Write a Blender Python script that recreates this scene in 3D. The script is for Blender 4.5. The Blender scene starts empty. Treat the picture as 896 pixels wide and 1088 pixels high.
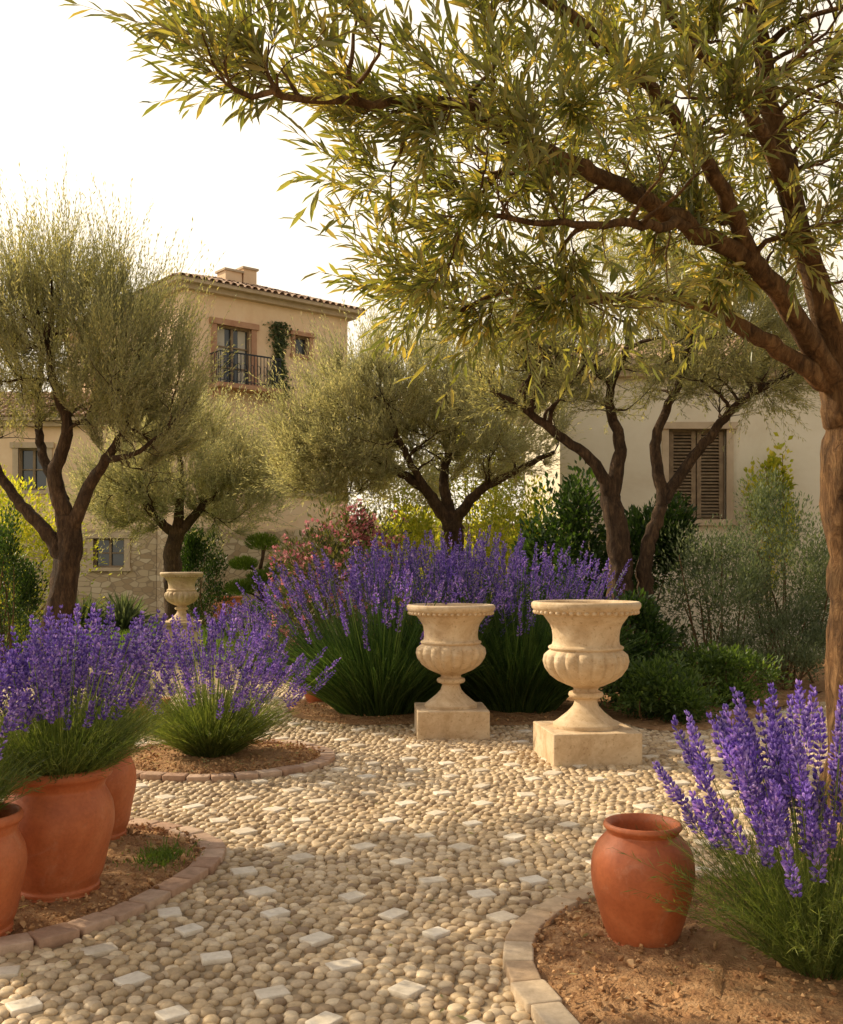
import bpy, math, bmesh
import numpy as np
from mathutils import Vector, kdtree

rng = np.random.default_rng(11)
scene = bpy.context.scene

# ------------------------------------------------------------------ mesh helpers
def nrm(a):
    return a / np.maximum(np.linalg.norm(a, axis=-1, keepdims=True), 1e-9)

class MB:
    def __init__(s):
        s.V = []; s.F = []; s.n = 0
    def add(s, v, faces, mat=0, smooth=True):
        v = np.asarray(v, float).reshape(-1, 3)
        for f in faces:
            f = np.asarray(f, int)
            if len(f): s.F.append((f + s.n, mat, smooth))
        s.V.append(v); s.n += len(v)
    def inst(s, tmpl, pos, basis, scale, mat=0, smooth=False):
        tv, tf = tmpl
        N = len(pos); K = len(tv)
        scale = np.broadcast_to(np.asarray(scale, float), (N, 3))
        v = np.einsum('nki,nij->nkj', tv[None] * scale[:, None, :], basis) + np.asarray(pos)[:, None]
        off = (np.arange(N) * K)[:, None, None]
        s.add(v.reshape(-1, 3), [(np.asarray(f)[None] + off).reshape(-1, np.asarray(f).shape[1]) for f in tf], mat, smooth)
    def box(s, c, ax, h, mat=0):
        c = np.array(c, float); ax = np.array(ax, float); h = np.array(h, float)
        cs = np.array([[x, y, z] for x in (-1, 1) for y in (-1, 1) for z in (-1, 1)], float)
        v = c + (cs * h) @ ax
        f = np.array([[0, 1, 3, 2], [4, 6, 7, 5], [0, 4, 5, 1], [2, 3, 7, 6], [0, 2, 6, 4], [1, 5, 7, 3]])
        s.add(v, [f], mat, False)
    def build(s, name, mats, parent=None):
        V = np.concatenate(s.V)
        loops = np.concatenate([f.ravel() for f, m, sm in s.F])
        tot = np.concatenate([np.full(len(f), f.shape[1]) for f, m, sm in s.F])
        mi = np.concatenate([np.full(len(f), m) for f, m, sm in s.F])
        sm = np.concatenate([np.full(len(f), k) for f, m, k in s.F])
        st = np.concatenate([[0], np.cumsum(tot)[:-1]])
        me = bpy.data.meshes.new(name)
        me.vertices.add(len(V)); me.loops.add(len(loops)); me.polygons.add(len(tot))
        me.vertices.foreach_set('co', V.astype(np.float32).ravel())
        me.loops.foreach_set('vertex_index', loops.astype(np.int32))
        me.polygons.foreach_set('loop_start', st.astype(np.int32))
        me.polygons.foreach_set('material_index', mi.astype(np.int32))
        me.polygons.foreach_set('use_smooth', sm.astype(bool))
        for m in mats: me.materials.append(m)
        me.update(calc_edges=True)
        ob = bpy.data.objects.new(name, me)
        scene.collection.objects.link(ob)
        if parent: ob.parent = parent
        return ob

def empty(name):
    e = bpy.data.objects.new(name, None); scene.collection.objects.link(e); return e

def yaw_basis(a):
    c, s = np.cos(a), np.sin(a); z = np.zeros_like(a); o = np.ones_like(a)
    return np.stack([np.stack([c, s, z], -1), np.stack([-s, c, z], -1), np.stack([z, z, o], -1)], 1)
def dir_basis(D, r=None):
    D = nrm(D)
    hint = rng.normal(size=D.shape) * 0.5 + np.array([0, 0, 1.0]) if r is None else r
    X = nrm(np.cross(D, hint)); Z = np.cross(X, D)
    return np.stack([X, D, Z], 1)

LEAF8 = (np.array([[0, 0, 0], [-.42, .33, .0], [0, .33, -.05], [.42, .33, .0], [-.4, .68, -.03], [0, .68, -.08], [.4, .68, -.03], [0, 1, -.16]]),
         [np.array([[0, 2, 1], [0, 3, 2], [4, 5, 7], [5, 6, 7]]), np.array([[1, 2, 5, 4], [2, 3, 6, 5]])])
LEAF4 = (np.array([[0, 0, 0], [.5, .5, .08], [0, 1, 0], [-.5, .5, .08]]), [np.array([[0, 1, 2], [0, 2, 3]])])
OCT = (np.array([[0, 0, 0], [.5, .55, 0], [0, .6, .5], [-.5, .55, 0], [0, .6, -.5], [0, 1, 0]]),
       [np.array([[0, 2, 1], [0, 3, 2], [0, 4, 3], [0, 1, 4], [5, 1, 2], [5, 2, 3], [5, 3, 4], [5, 4, 1]])])

def bm_template(kind, **k):
    bm = bmesh.new()
    if kind == 'ico':
        bmesh.ops.create_icosphere(bm, subdivisions=k.get('sub', 2), radius=1)
    else:
        bmesh.ops.create_cube(bm, size=2)
        bmesh.ops.bevel(bm, geom=bm.edges[:], offset=k.get('bev', .15), segments=k.get('seg', 1), affect='EDGES', profile=.5)
    bm.verts.ensure_lookup_table()
    v = np.array([x.co[:] for x in bm.verts])
    g = {}
    for f in bm.faces: g.setdefault(len(f.verts), []).append([x.index for x in f.verts])
    bm.free()
    return (v, [np.array(x) for x in g.values()])
ICO2 = bm_template('ico', sub=2)
BRICK = bm_template('box', bev=.16, seg=2)
def dome(seg, prof):
    v = []; n = len(prof)
    for (r, z) in prof:
        for i in range(seg): a = i / seg * 2 * math.pi; v.append([r * math.cos(a), r * math.sin(a), z])
    v.append([0, 0, 1.0])
    return (np.array(v), [np.array([[j * seg + i, j * seg + (i + 1) % seg, (j + 1) * seg + (i + 1) % seg, (j + 1) * seg + i] for j in range(n - 1) for i in range(seg)]),
                          np.array([[(n - 1) * seg + i, (n - 1) * seg + (i + 1) % seg, n * seg] for i in range(seg)])])
DOME = dome(7, [(1, 0), (.86, .55), (.45, .9)])
DOMEH = dome(10, [(.96, -.3), (1.0, .05), (.94, .42), (.74, .75), (.40, .95)])

def catmull(P, n):
    P = np.asarray(P, float)
    Q = np.vstack([2 * P[0] - P[1], P, 2 * P[-1] - P[-2]])
    out = []
    m = len(P) - 1
    for u in np.linspace(0, m - 1e-6, n):
        i = int(u); t = u - i
        a, b, c, d = Q[i:i + 4]
        out.append(.5 * (2 * b + (c - a) * t + (2 * a - 5 * b + 4 * c - d) * t * t + (3 * b - a - 3 * c + d) * t ** 3))
    return np.array(out)

def tube(mb, P, R, sides=6, mat=0, rough=0.0):
    P = np.asarray(P, float); n = len(P)
    T = nrm(np.gradient(P, axis=0))
    ref = np.array([0.0, 1, 0]) if abs(T[0][1]) < .9 else np.array([1.0, 0, 0])
    X = np.zeros_like(P); x = nrm(np.cross(T[0], ref))
    for i in range(n):
        x = x - T[i] * np.dot(x, T[i]); x = x / max(np.linalg.norm(x), 1e-9); X[i] = x
    Y = np.cross(T, X)
    a = np.arange(sides) / sides * 2 * math.pi
    R = np.asarray(R, float)[:, None] * np.ones((1, sides))
    if rough:
        ph = rng.random(3) * 6
        s = np.arange(n)[:, None]
        R = R * (1 + rough * (np.sin(3 * a[None] + s * .35 + ph[0]) * .6 + np.sin(5 * a[None] - s * .5 + ph[1]) * .4 + rng.normal(size=R.shape) * .25))
    v = P[:, None] + R[..., None] * (np.cos(a)[None, :, None] * X[:, None] + np.sin(a)[None, :, None] * Y[:, None])
    i, j = np.meshgrid(np.arange(n - 1), np.arange(sides), indexing='ij')
    f = np.stack([i * sides + j, i * sides + (j + 1) % sides, (i + 1) * sides + (j + 1) % sides, (i + 1) * sides + j], -1).reshape(-1, 4)
    mb.add(v.reshape(-1, 3), [f], mat, True)

def ribbons(mb, P, W, mat=0):
    N, S, _ = P.shape
    T = nrm(np.gradient(P, axis=1))
    side = nrm(np.cross(T, nrm(rng.normal(size=(N, 1, 3)) + np.array([0, 0, .3]))))
    v = np.stack([P - side * W[..., None] / 2, P + side * W[..., None] / 2], 2)
    base = (np.arange(N) * S * 2)[:, None, None]
    s = np.arange(S - 1)[None, :, None]
    f = base + np.concatenate([2 * s, 2 * s + 1, 2 * s + 3, 2 * s + 2], -1)
    mb.add(v.reshape(-1, 3), [f.reshape(-1, 4)], mat, True)

def lathe(mb, prof, seg=64, mat=0, center=(0, 0, 0), gad=None, smooth=True):
    prof = np.asarray(prof, float); n = len(prof)
    a = np.arange(seg) / seg * 2 * math.pi
    r = prof[:, 0:1] * np.ones((1, seg))
    if gad is not None: r = r * (1 + gad(prof[:, 1])[:, None] * (np.abs(np.cos(a * 9))[None] ** .6 - .5))
    v = np.stack([r * np.cos(a), r * np.sin(a), prof[:, 1:2] * np.ones((1, seg))], -1) + np.array(center)
    i, j = np.meshgrid(np.arange(n - 1), np.arange(seg), indexing='ij')
    f = np.stack([i * seg + j, i * seg + (j + 1) % seg, (i + 1) * seg + (j + 1) % seg, (i + 1) * seg + j], -1).reshape(-1, 4)
    mb.add(v.reshape(-1, 3), [f], mat, smooth)

def in_poly(x, y, poly):
    poly = np.asarray(poly); inside = np.zeros(x.shape, bool)
    j = len(poly) - 1
    for i in range(len(poly)):
        xi, yi = poly[i]; xj, yj = poly[j]
        c = ((yi > y) != (yj > y)) & (x < (xj - xi) * (y - yi) / (yj - yi + 1e-12) + xi)
        inside ^= c; j = i
    return inside

# ------------------------------------------------------------------ material helpers
def new_mat(name):
    m = bpy.data.materials.new(name); m.use_nodes = True
    nt = m.node_tree; nt.nodes.clear()
    out = nt.nodes.new('ShaderNodeOutputMaterial')
    return m, nt, out
def ramp(nt, stops, fac):
    r = nt.nodes.new('ShaderNodeValToRGB'); e = r.color_ramp.elements
    while len(e) < len(stops): e.new(.5)
    for k, (p, c) in enumerate(stops):
        e[k].position = p; e[k].color = (c[0], c[1], c[2], 1)
    nt.links.new(fac, r.inputs[0]); return r.outputs[0]
def noise(nt, scale, detail=4, rough=.6, vec=None, dist=0):
    n = nt.nodes.new('ShaderNodeTexNoise'); n.inputs['Scale'].default_value = scale
    n.inputs['Detail'].default_value = detail; n.inputs['Roughness'].default_value = rough
    n.inputs['Distortion'].default_value = dist
    if vec is not None: nt.links.new(vec, n.inputs['Vector'])
    return n.outputs[0]
def mixc(nt, a, b, fac, mode='MIX'):
    m = nt.nodes.new('ShaderNodeMix'); m.data_type = 'RGBA'; m.blend_type = mode
    for s, v in ((m.inputs[6], a), (m.inputs[7], b), (m.inputs[0], fac)):
        if hasattr(v, 'is_linked'): nt.links.new(v, s)
        elif isinstance(v, (int, float)): s.default_value = v
        else: s.default_value = (*v, 1)
    return m.outputs[2]
def bump(nt, h, strength=.5, dist=.02, prev=None):
    b = nt.nodes.new('ShaderNodeBump'); b.inputs['Strength'].default_value = strength
    b.inputs['Distance'].default_value = dist; nt.links.new(h, b.inputs['Height'])
    if prev is not None: nt.links.new(prev, b.inputs['Normal'])
    return b.outputs[0]
def principled(nt, out, col, rough=.7, normal=None, spec=.4):
    p = nt.nodes.new('ShaderNodeBsdfPrincipled')
    if hasattr(col, 'is_linked'): nt.links.new(col, p.inputs['Base Color'])
    else: p.inputs['Base Color'].default_value = (*col, 1)
    if hasattr(rough, 'is_linked'): nt.links.new(rough, p.inputs['Roughness'])
    else: p.inputs['Roughness'].default_value = rough
    p.inputs['Specular IOR Level'].default_value = spec
    if normal is not None: nt.links.new(normal, p.inputs['Normal'])
    if out is not None: nt.links.new(p.outputs[0], out.inputs[0])
    return p
def objco(nt):
    return nt.nodes.new('ShaderNodeTexCoord').outputs['Object']

def leaf_mat(name, stops, trans_tint=(1.3, 1.25, .6), trans=.4, rough=.45, spec=.35, back=None, nscale=1.5):
    m, nt, out = new_mat(name)
    g = nt.nodes.new('ShaderNodeNewGeometry')
    col = ramp(nt, stops, g.outputs['Random Per Island'])
    nz = noise(nt, nscale, 2, .5, objco(nt))
    shade = ramp(nt, [(.3, (.66, .68, .64)), (.7, (1.25, 1.2, 1.1))], nz)
    col = mixc(nt, col, shade, 1.0, 'MULTIPLY')
    pcol = col
    if back is not None:
        mm = nt.nodes.new('ShaderNodeMath'); mm.operation = 'MULTIPLY'; mm.inputs[1].default_value = .6
        nt.links.new(g.outputs['Backfacing'], mm.inputs[0])
        pcol = mixc(nt, col, back, mm.outputs[0])
    p = principled(nt, None, pcol, rough, None, spec)
    if trans > 0:
        t = nt.nodes.new('ShaderNodeBsdfTranslucent')
        nt.links.new(mixc(nt, col, trans_tint, 1.0, 'MULTIPLY'), t.inputs[0])
        mx = nt.nodes.new('ShaderNodeMixShader'); mx.inputs[0].default_value = trans
        nt.links.new(p.outputs[0], mx.inputs[1]); nt.links.new(t.outputs[0], mx.inputs[2])
        nt.links.new(mx.outputs[0], out.inputs[0])
    else: nt.links.new(p.outputs[0], out.inputs[0])
    return m

def simple_mat(name, stops, nscale, rough=.8, bstr=.4, bscale=40, bdist=.01, detail=5, spec=.3):
    m, nt, out = new_mat(name)
    co = objco(nt)
    col = ramp(nt, stops, noise(nt, nscale, detail, .62, co))
    b = bump(nt, noise(nt, bscale, 5, .6, co), bstr, bdist)
    principled(nt, out, col, rough, b, spec)
    return m

M = {}
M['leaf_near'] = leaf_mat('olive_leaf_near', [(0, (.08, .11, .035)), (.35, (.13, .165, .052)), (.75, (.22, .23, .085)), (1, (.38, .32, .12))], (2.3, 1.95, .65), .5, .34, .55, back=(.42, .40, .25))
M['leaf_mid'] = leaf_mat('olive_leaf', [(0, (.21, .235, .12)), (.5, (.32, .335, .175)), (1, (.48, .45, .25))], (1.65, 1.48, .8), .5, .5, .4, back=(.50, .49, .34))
M['leaf_far_haze'] = leaf_mat('olive_leaf_hazed', [(0, (.31, .33, .19)), (.5, (.42, .42, .25)), (1, (.56, .52, .33))], (1.5, 1.4, .88), .5, .5, .4, back=(.57, .55, .41))  # distance haze painted into the leaf colour: paler and less saturated
M['leaf_yellow'] = leaf_mat('bright_shrub_leaf', [(0, (.28, .36, .05)), (.5, (.44, .48, .07)), (1, (.60, .57, .12))], (1.6, 1.45, .5), .52, .5)
M['leaf_dark'] = leaf_mat('dark_shrub_leaf', [(0, (.02, .045, .014)), (.5, (.045, .085, .024)), (1, (.085, .14, .04))], (1.5, 1.6, .5), .35, .4)
M['leaf_green'] = leaf_mat('green_shrub_leaf', [(0, (.05, .09, .02)), (.5, (.09, .15, .04)), (1, (.16, .23, .07))], (1.6, 1.6, .5), .4, .45)
M['leaf_grey'] = leaf_mat('grey_green_leaf', [(0, (.09, .13, .07)), (.5, (.16, .20, .13)), (1, (.25, .29, .19))], (1.4, 1.4, .7), .4, .5)
M['leaf_olea'] = leaf_mat('oleander_leaf', [(0, (.06, .075, .035)), (.5, (.10, .12, .05)), (1, (.17, .17, .07))], (1.5, 1.4, .6), .4, .45)
M['pink'] = leaf_mat('pink_petal', [(0, (.46, .14, .20)), (.6, (.60, .26, .31)), (1, (.76, .45, .46))], (1.2, 1.0, 1.0), .4, .6)
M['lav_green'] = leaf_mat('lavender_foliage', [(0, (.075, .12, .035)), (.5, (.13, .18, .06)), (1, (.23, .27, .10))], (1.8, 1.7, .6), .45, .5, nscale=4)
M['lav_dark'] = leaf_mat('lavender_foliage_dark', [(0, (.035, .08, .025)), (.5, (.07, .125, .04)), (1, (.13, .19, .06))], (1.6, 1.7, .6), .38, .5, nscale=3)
M['lav_flower'] = leaf_mat('lavender_flower', [(0, (.13, .075, .40)), (.35, (.25, .155, .62)), (.7, (.41, .30, .80)), (1, (.68, .55, .93))], (1.3, 1.05, 1.15), .42, .6, .2, nscale=3)
M['grass'] = leaf_mat('grass_blade', [(0, (.10, .17, .03)), (1, (.2, .28, .06))], (1.5, 1.5, .5), .35, .5)
M['soil_mulch'] = leaf_mat('soil_chips', [(0, (.24, .12, .055)), (.5, (.43, .24, .11)), (1, (.58, .37, .20))], (1, 1, 1), 0.0, .9)

def bark(name, c0, c1, c2):
    m, nt, out = new_mat(name)
    co = objco(nt)
    mp = nt.nodes.new('ShaderNodeMapping'); mp.inputs['Scale'].default_value = (1, 1, .28); nt.links.new(co, mp.inputs[0])
    n1 = noise(nt, 22, 7, .72, mp.outputs[0], .8)
    col = ramp(nt, [(.3, c0), (.5, c1), (.72, c2)], n1)
    col = mixc(nt, col, ramp(nt, [(.35, (.6, .6, .6)), (.65, (1.15, 1.1, 1.05))], noise(nt, 4, 5, .7, co)), 1.0, 'MULTIPLY')
    principled(nt, out, col, .85, bump(nt, n1, 1.0, .045), .25)
    return m
M['bark'] = bark('olive_bark', (.03, .018, .012), (.085, .05, .028), (.20, .125, .07))
M['bark_near'] = bark('olive_bark_near', (.05, .026, .012), (.19, .10, .042), (.40, .24, .11))
M['twig'] = simple_mat('twig_bark', [(.3, (.09, .05, .025)), (.7, (.22, .13, .06))], 12)
M['twig_pale'] = simple_mat('young_olive_shoot', [(.3, (.19, .18, .09)), (.7, (.32, .29, .16))], 12)

m, nt, out = new_mat('terracotta'); co = objco(nt)
n1 = noise(nt, 3.5, 6, .65, co, .4); n2 = noise(nt, 45, 4, .6, co)
c = ramp(nt, [(.3, (.36, .09, .03)), (.5, (.50, .14, .048)), (.68, (.58, .195, .078))], n1)
c = mixc(nt, c, (.60, .36, .24), ramp(nt, [(.55, (0, 0, 0)), (.8, (.5, .5, .5))], noise(nt, 7, 8, .75, co, 1.0)))
c = mixc(nt, c, ramp(nt, [(.3, (.72, .7, .68)), (.55, (1.05, 1.05, 1.05))], noise(nt, 60, 4, .7, co)), .5, 'MULTIPLY')
principled(nt, out, c, .55, bump(nt, n2, .22, .006, bump(nt, noise(nt, 6, 2, .5, co), .3, .02)), .45)
M['terracotta'] = m
m, nt, out = new_mat('cream_limestone'); co = objco(nt)
c = ramp(nt, [(.3, (.52, .37, .22)), (.5, (.68, .53, .35)), (.7, (.77, .64, .46))], noise(nt, 5, 8, .7, co, .7))
pits = ramp(nt, [(.30, (.55, .45, .35)), (.42, (1, 1, 1))], noise(nt, 38, 4, .6, co))
c = mixc(nt, c, pits, .65, 'MULTIPLY')
c = mixc(nt, c, ramp(nt, [(.38, (.74, .66, .56)), (.6, (1.04, 1.03, 1.02))], noise(nt, 2.2, 7, .75, co, 1.2)), .7, 'MULTIPLY')
principled(nt, out, c, .75, bump(nt, noise(nt, 30, 6, .7, co), .35, .01), .3)
M['limestone'] = m
m, nt, out = new_mat('river_pebbles'); co = objco(nt)
g = nt.nodes.new('ShaderNodeNewGeometry')
c = ramp(nt, [(0, (.30, .21, .13)), (.2, (.47, .355, .22)), (.5, (.65, .505, .32)), (.75, (.55, .44, .31)), (1, (.80, .67, .48))], g.outputs['Random Per Island'])
c = mixc(nt, c, ramp(nt, [(.3, (.75, .72, .68)), (.7, (1.15, 1.12, 1.05))], noise(nt, 60, 4, .6, co)), .8, 'MULTIPLY')
c = mixc(nt, c, ramp(nt, [(.35, (.84, .80, .74)), (.65, (1.08, 1.06, 1.03))], noise(nt, .9, 3, .6, co)), .9, 'MULTIPLY')
principled(nt, out, c, .55, bump(nt, noise(nt, 120, 3, .6, co), .15, .004), .4)
M['pebble'] = m
m, nt, out = new_mat('pale_marble_setts'); co = objco(nt)
g = nt.nodes.new('ShaderNodeNewGeometry')
c = ramp(nt, [(0, (.68, .59, .46)), (1, (.84, .77, .65))], g.outputs['Random Per Island'])
c = mixc(nt, c, ramp(nt, [(.3, (.72, .67, .6)), (.6, (1.05, 1.03, 1))], noise(nt, 22, 6, .7, co)), .8, 'MULTIPLY')
principled(nt, out, c, .6, bump(nt, noise(nt, 60, 4, .6, co), .25, .006), .35)
M['sett'] = m
m, nt, out = new_mat('sand_mortar'); co = objco(nt)
v = nt.nodes.new('ShaderNodeTexVoronoi'); v.inputs['Scale'].default_value = 17; nt.links.new(co, v.inputs['Vector'])
c = ramp(nt, [(.15, (.55, .43, .28)), (.5, (.34, .25, .15))], v.outputs['Distance'])
c = mixc(nt, c, ramp(nt, [(.3, (.7, .7, .7)), (.7, (1.1, 1.1, 1.1))], noise(nt, 30, 5, .7, co)), .8, 'MULTIPLY')
principled(nt, out, c, .9, bump(nt, v.outputs['Distance'], -.5, .02), .2)
M['mortar'] = m
M['soil'] = simple_mat('garden_soil', [(.3, (.28, .135, .06)), (.5, (.45, .245, .11)), (.7, (.57, .35, .18))], 14, .95, 1.0, 55, .03, 7)
M['ground'] = simple_mat('dry_ground', [(.35, (.10, .12, .04)), (.5, (.2, .19, .09)), (.65, (.34, .27, .16))], .9, .95, .8, 20, .04, 8)
M['lawn'] = simple_mat('lawn_turf', [(.3, (.09, .16, .03)), (.7, (.18, .26, .05))], 3, .9, .8, 60, .03, 6)

def brick_mat(name, stops):
    m, nt, out = new_mat(name); co = objco(nt)
    g = nt.nodes.new('ShaderNodeNewGeometry')
    c = ramp(nt, stops, g.outputs['Random Per Island'])
    c = mixc(nt, c, ramp(nt, [(.3, (.65, .6, .55)), (.7, (1.15, 1.12, 1.1))], noise(nt, 16, 7, .7, co)), .85, 'MULTIPLY')
    principled(nt, out, c, .85, bump(nt, noise(nt, 45, 5, .7, co), .45, .008), .25)
    return m
M['edge_pink'] = brick_mat('weathered_brick', [(0, (.45, .29, .20)), (.5, (.56, .40, .29)), (1, (.64, .50, .38))])
M['edge_cream'] = brick_mat('sandstone_kerb', [(0, (.50, .36, .23)), (.5, (.59, .46, .31)), (1, (.66, .55, .40))])

m, nt, out = new_mat('stucco_and_stone'); co = objco(nt)
sep = nt.nodes.new('ShaderNodeSeparateXYZ'); nt.links.new(co, sep.inputs[0])
stc = ramp(nt, [(.3, (.76, .52, .33)), (.5, (.84, .615, .41)), (.7, (.88, .68, .48))], noise(nt, .9, 8, .7, co, .3))
vv = nt.nodes.new('ShaderNodeTexVoronoi'); vv.inputs['Scale'].default_value = 3.6
mp = nt.nodes.new('ShaderNodeMapping'); mp.inputs['Scale'].default_value = (1, 1, 1.9); nt.links.new(co, mp.inputs[0]); nt.links.new(mp.outputs[0], vv.inputs['Vector'])
ve = nt.nodes.new('ShaderNodeTexVoronoi'); ve.feature = 'DISTANCE_TO_EDGE'; ve.inputs['Scale'].default_value = 3.6; nt.links.new(mp.outputs[0], ve.inputs['Vector'])
sc = nt.nodes.new('ShaderNodeSeparateColor'); nt.links.new(vv.outputs['Color'], sc.inputs[0])
stone = ramp(nt, [(0, (.40, .29, .18)), (.5, (.52, .40, .26)), (1, (.62, .51, .36))], sc.outputs[0])
stone = mixc(nt, (.32, .24, .16), stone, ramp(nt, [(.02, (0, 0, 0)), (.08, (1, 1, 1))], ve.outputs['Distance']))
ad = nt.nodes.new('ShaderNodeMath'); ad.operation = 'MULTIPLY_ADD'; ad.inputs[1].default_value = .5
nt.links.new(noise(nt, 1.5, 5, .7, co), ad.inputs[0]); nt.links.new(sep.outputs[2], ad.inputs[2])
hm = nt.nodes.new('ShaderNodeMapRange'); hm.inputs[1].default_value = 2.7; hm.inputs[2].default_value = 2.8; nt.links.new(ad.outputs[0], hm.inputs[0])
c = mixc(nt, stone, stc, hm.outputs[0])
principled(nt, out, c, .9, bump(nt, noise(nt, 12, 6, .7, co), .4, .02), .2)
M['facade'] = m
m, nt, out = new_mat('cream_stucco'); co = objco(nt)
c = ramp(nt, [(.3, (.68, .58, .44)), (.5, (.77, .69, .55)), (.7, (.82, .75, .62))], noise(nt, .8, 8, .72, co, .4))
principled(nt, out, c, .9, bump(nt, noise(nt, 25, 6, .7, co), .3, .01), .2)
M['white'] = m
M['trimstone'] = simple_mat('reddish_window_stone', [(.3, (.40, .20, .12)), (.7, (.52, .31, .20))], 4, .85, .3, 30)
M['trimpale'] = simple_mat('pale_window_stone', [(.3, (.46, .35, .24)), (.7, (.58, .46, .33))], 4, .85, .3, 30)
M['wood'] = simple_mat('brown_shutter_wood', [(.3, (.19, .13, .08)), (.7, (.33, .24, .15))], 9, .7, .3, 60)
M['iron'] = simple_mat('wrought_iron', [(.3, (.015, .02, .03)), (.7, (.035, .045, .06))], 9, .5, .2, 60)
m, nt, out = new_mat('window_glass'); principled(nt, out, (.05, .06, .07), .06, None, .8); M['glass'] = m
m, nt, out = new_mat('curtain_cloth'); principled(nt, out, (.55, .5, .42), .9); M['curtain'] = m
m, nt, out = new_mat('clay_roof_tile'); co = objco(nt); g = nt.nodes.new('ShaderNodeNewGeometry')
c = ramp(nt, [(0, (.30, .17, .10)), (.5, (.44, .28, .18)), (1, (.56, .41, .29))], g.outputs['Random Per Island'])
c = mixc(nt, c, ramp(nt, [(.3, (.6, .58, .55)), (.7, (1.1, 1.1, 1.1))], noise(nt, 3, 6, .7, co)), .8, 'MULTIPLY')
principled(nt, out, c, .85); M['tile'] = m

# ------------------------------------------------------------------ world / light / camera
SUN_EL, SUN_AZ = math.radians(34), math.radians(-62)
to_sun = Vector((math.sin(SUN_AZ) * math.cos(SUN_EL), math.cos(SUN_AZ) * math.cos(SUN_EL), math.sin(SUN_EL)))
w = bpy.data.worlds.new("World"); scene.world = w; w.use_nodes = True
nt = w.node_tree; nt.nodes.clear()
sky = nt.nodes.new('ShaderNodeTexSky'); sky.sky_type = 'NISHITA'; sky.sun_disc = False
sky.sun_elevation = SUN_EL; sky.sun_rotation = SUN_AZ
sky.air_density = 1.0; sky.dust_density = 5.0; sky.ozone_density = .6; sky.altitude = 50
bg = nt.nodes.new('ShaderNodeBackground'); bg.inputs[1].default_value = .15
wo = nt.nodes.new('ShaderNodeOutputWorld')
# bright summer haze: densest towards the horizon, glowing towards the sun
tc = nt.nodes.new('ShaderNodeTexCoord'); sp_ = nt.nodes.new('ShaderNodeSeparateXYZ'); nt.links.new(tc.outputs['Generated'], sp_.inputs[0])
mr = nt.nodes.new('ShaderNodeMapRange'); mr.interpolation_type = 'SMOOTHSTEP'
mr.inputs[1].default_value = .42; mr.inputs[2].default_value = .9; mr.inputs[3].default_value = .95; mr.inputs[4].default_value = .1
nt.links.new(sp_.outputs[2], mr.inputs[0])
dt = nt.nodes.new('ShaderNodeVectorMath'); dt.operation = 'DOT_PRODUCT'; dt.inputs[1].default_value = (math.sin(SUN_AZ), math.cos(SUN_AZ), .3)
nt.links.new(tc.outputs['Generated'], dt.inputs[0])
gl = nt.nodes.new('ShaderNodeMapRange'); gl.inputs[1].default_value = -1; gl.inputs[2].default_value = 1; gl.inputs[3].default_value = .5; gl.inputs[4].default_value = 1.4
nt.links.new(dt.outputs['Value'], gl.inputs[0])
vs_ = nt.nodes.new('ShaderNodeVectorMath'); vs_.operation = 'SCALE'; vs_.inputs[0].default_value = (8.0, 7.1, 5.7); nt.links.new(gl.outputs[0], vs_.inputs['Scale'])
hz = mixc(nt, sky.outputs[0], vs_.outputs[0], mr.outputs[0])
nt.links.new(hz, bg.inputs[0]); nt.links.new(bg.outputs[0], wo.inputs[0])
sl = bpy.data.lights.new('sun', 'SUN'); sl.energy = 5; sl.angle = math.radians(.6); sl.color = (1, .83, .58)
so = bpy.data.objects.new('sun', sl); scene.collection.objects.link(so)
so.rotation_euler = to_sun.to_track_quat('Z', 'Y').to_euler(); so.location = (-20, 12, 14)

cam = bpy.data.cameras.new('camera'); co_ = bpy.data.objects.new('camera', cam); scene.collection.objects.link(co_)
co_.location = (0, 0, 1.5); co_.rotation_euler = (math.radians(90), 0, 0)
cam.sensor_width = 36; cam.lens = 36.4; cam.shift_y = .0515; cam.clip_end = 800
scene.camera = co_
scene.view_settings.view_transform = 'Standard'; scene.view_settings.look = 'None'; scene.view_settings.exposure = 0

# ------------------------------------------------------------------ ground, path, beds
mb = MB(); mb.add([[-300, -300, 0], [300, -300, 0], [300, 300, 0], [-300, 300, 0]], [[[0, 1, 2, 3]]]); mb.build('ground', [M['ground']])
mb = MB(); mb.add([[-9, -3, .004], [9, -3, .004], [9, 12.6, .004], [4, 13.6, .004], [-3, 16, .004], [-9, 17, .004]], [[[0, 1, 2, 3, 4, 5]]]); path = mb.build('cobblestone_path', [M['mortar']])
mb = MB(); mb.add([[-14, 17.3, .008], [-9, 17.1, .008], [-3, 16.2, .008], [-1, 19, .008], [-3, 27, .008], [-14, 27, .008]], [[[0, 1, 2, 3, 4, 5]]])
n = 9000; x = rng.uniform(-12, -2, n); y = rng.uniform(17.4, 26, n)
a = rng.uniform(0, 6.28, n); D = np.stack([np.cos(a) * .3, np.sin(a) * .3, np.ones(n)], -1)
mb.inst(LEAF4, np.stack([x, y, np.full(n, .008)], -1), dir_basis(D), np.stack([np.full(n, .03), rng.uniform(.08, .16, n), np.ones(n) * .02], -1), 1)
mb.build('lawn', [M['lawn'], M['grass']])

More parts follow.
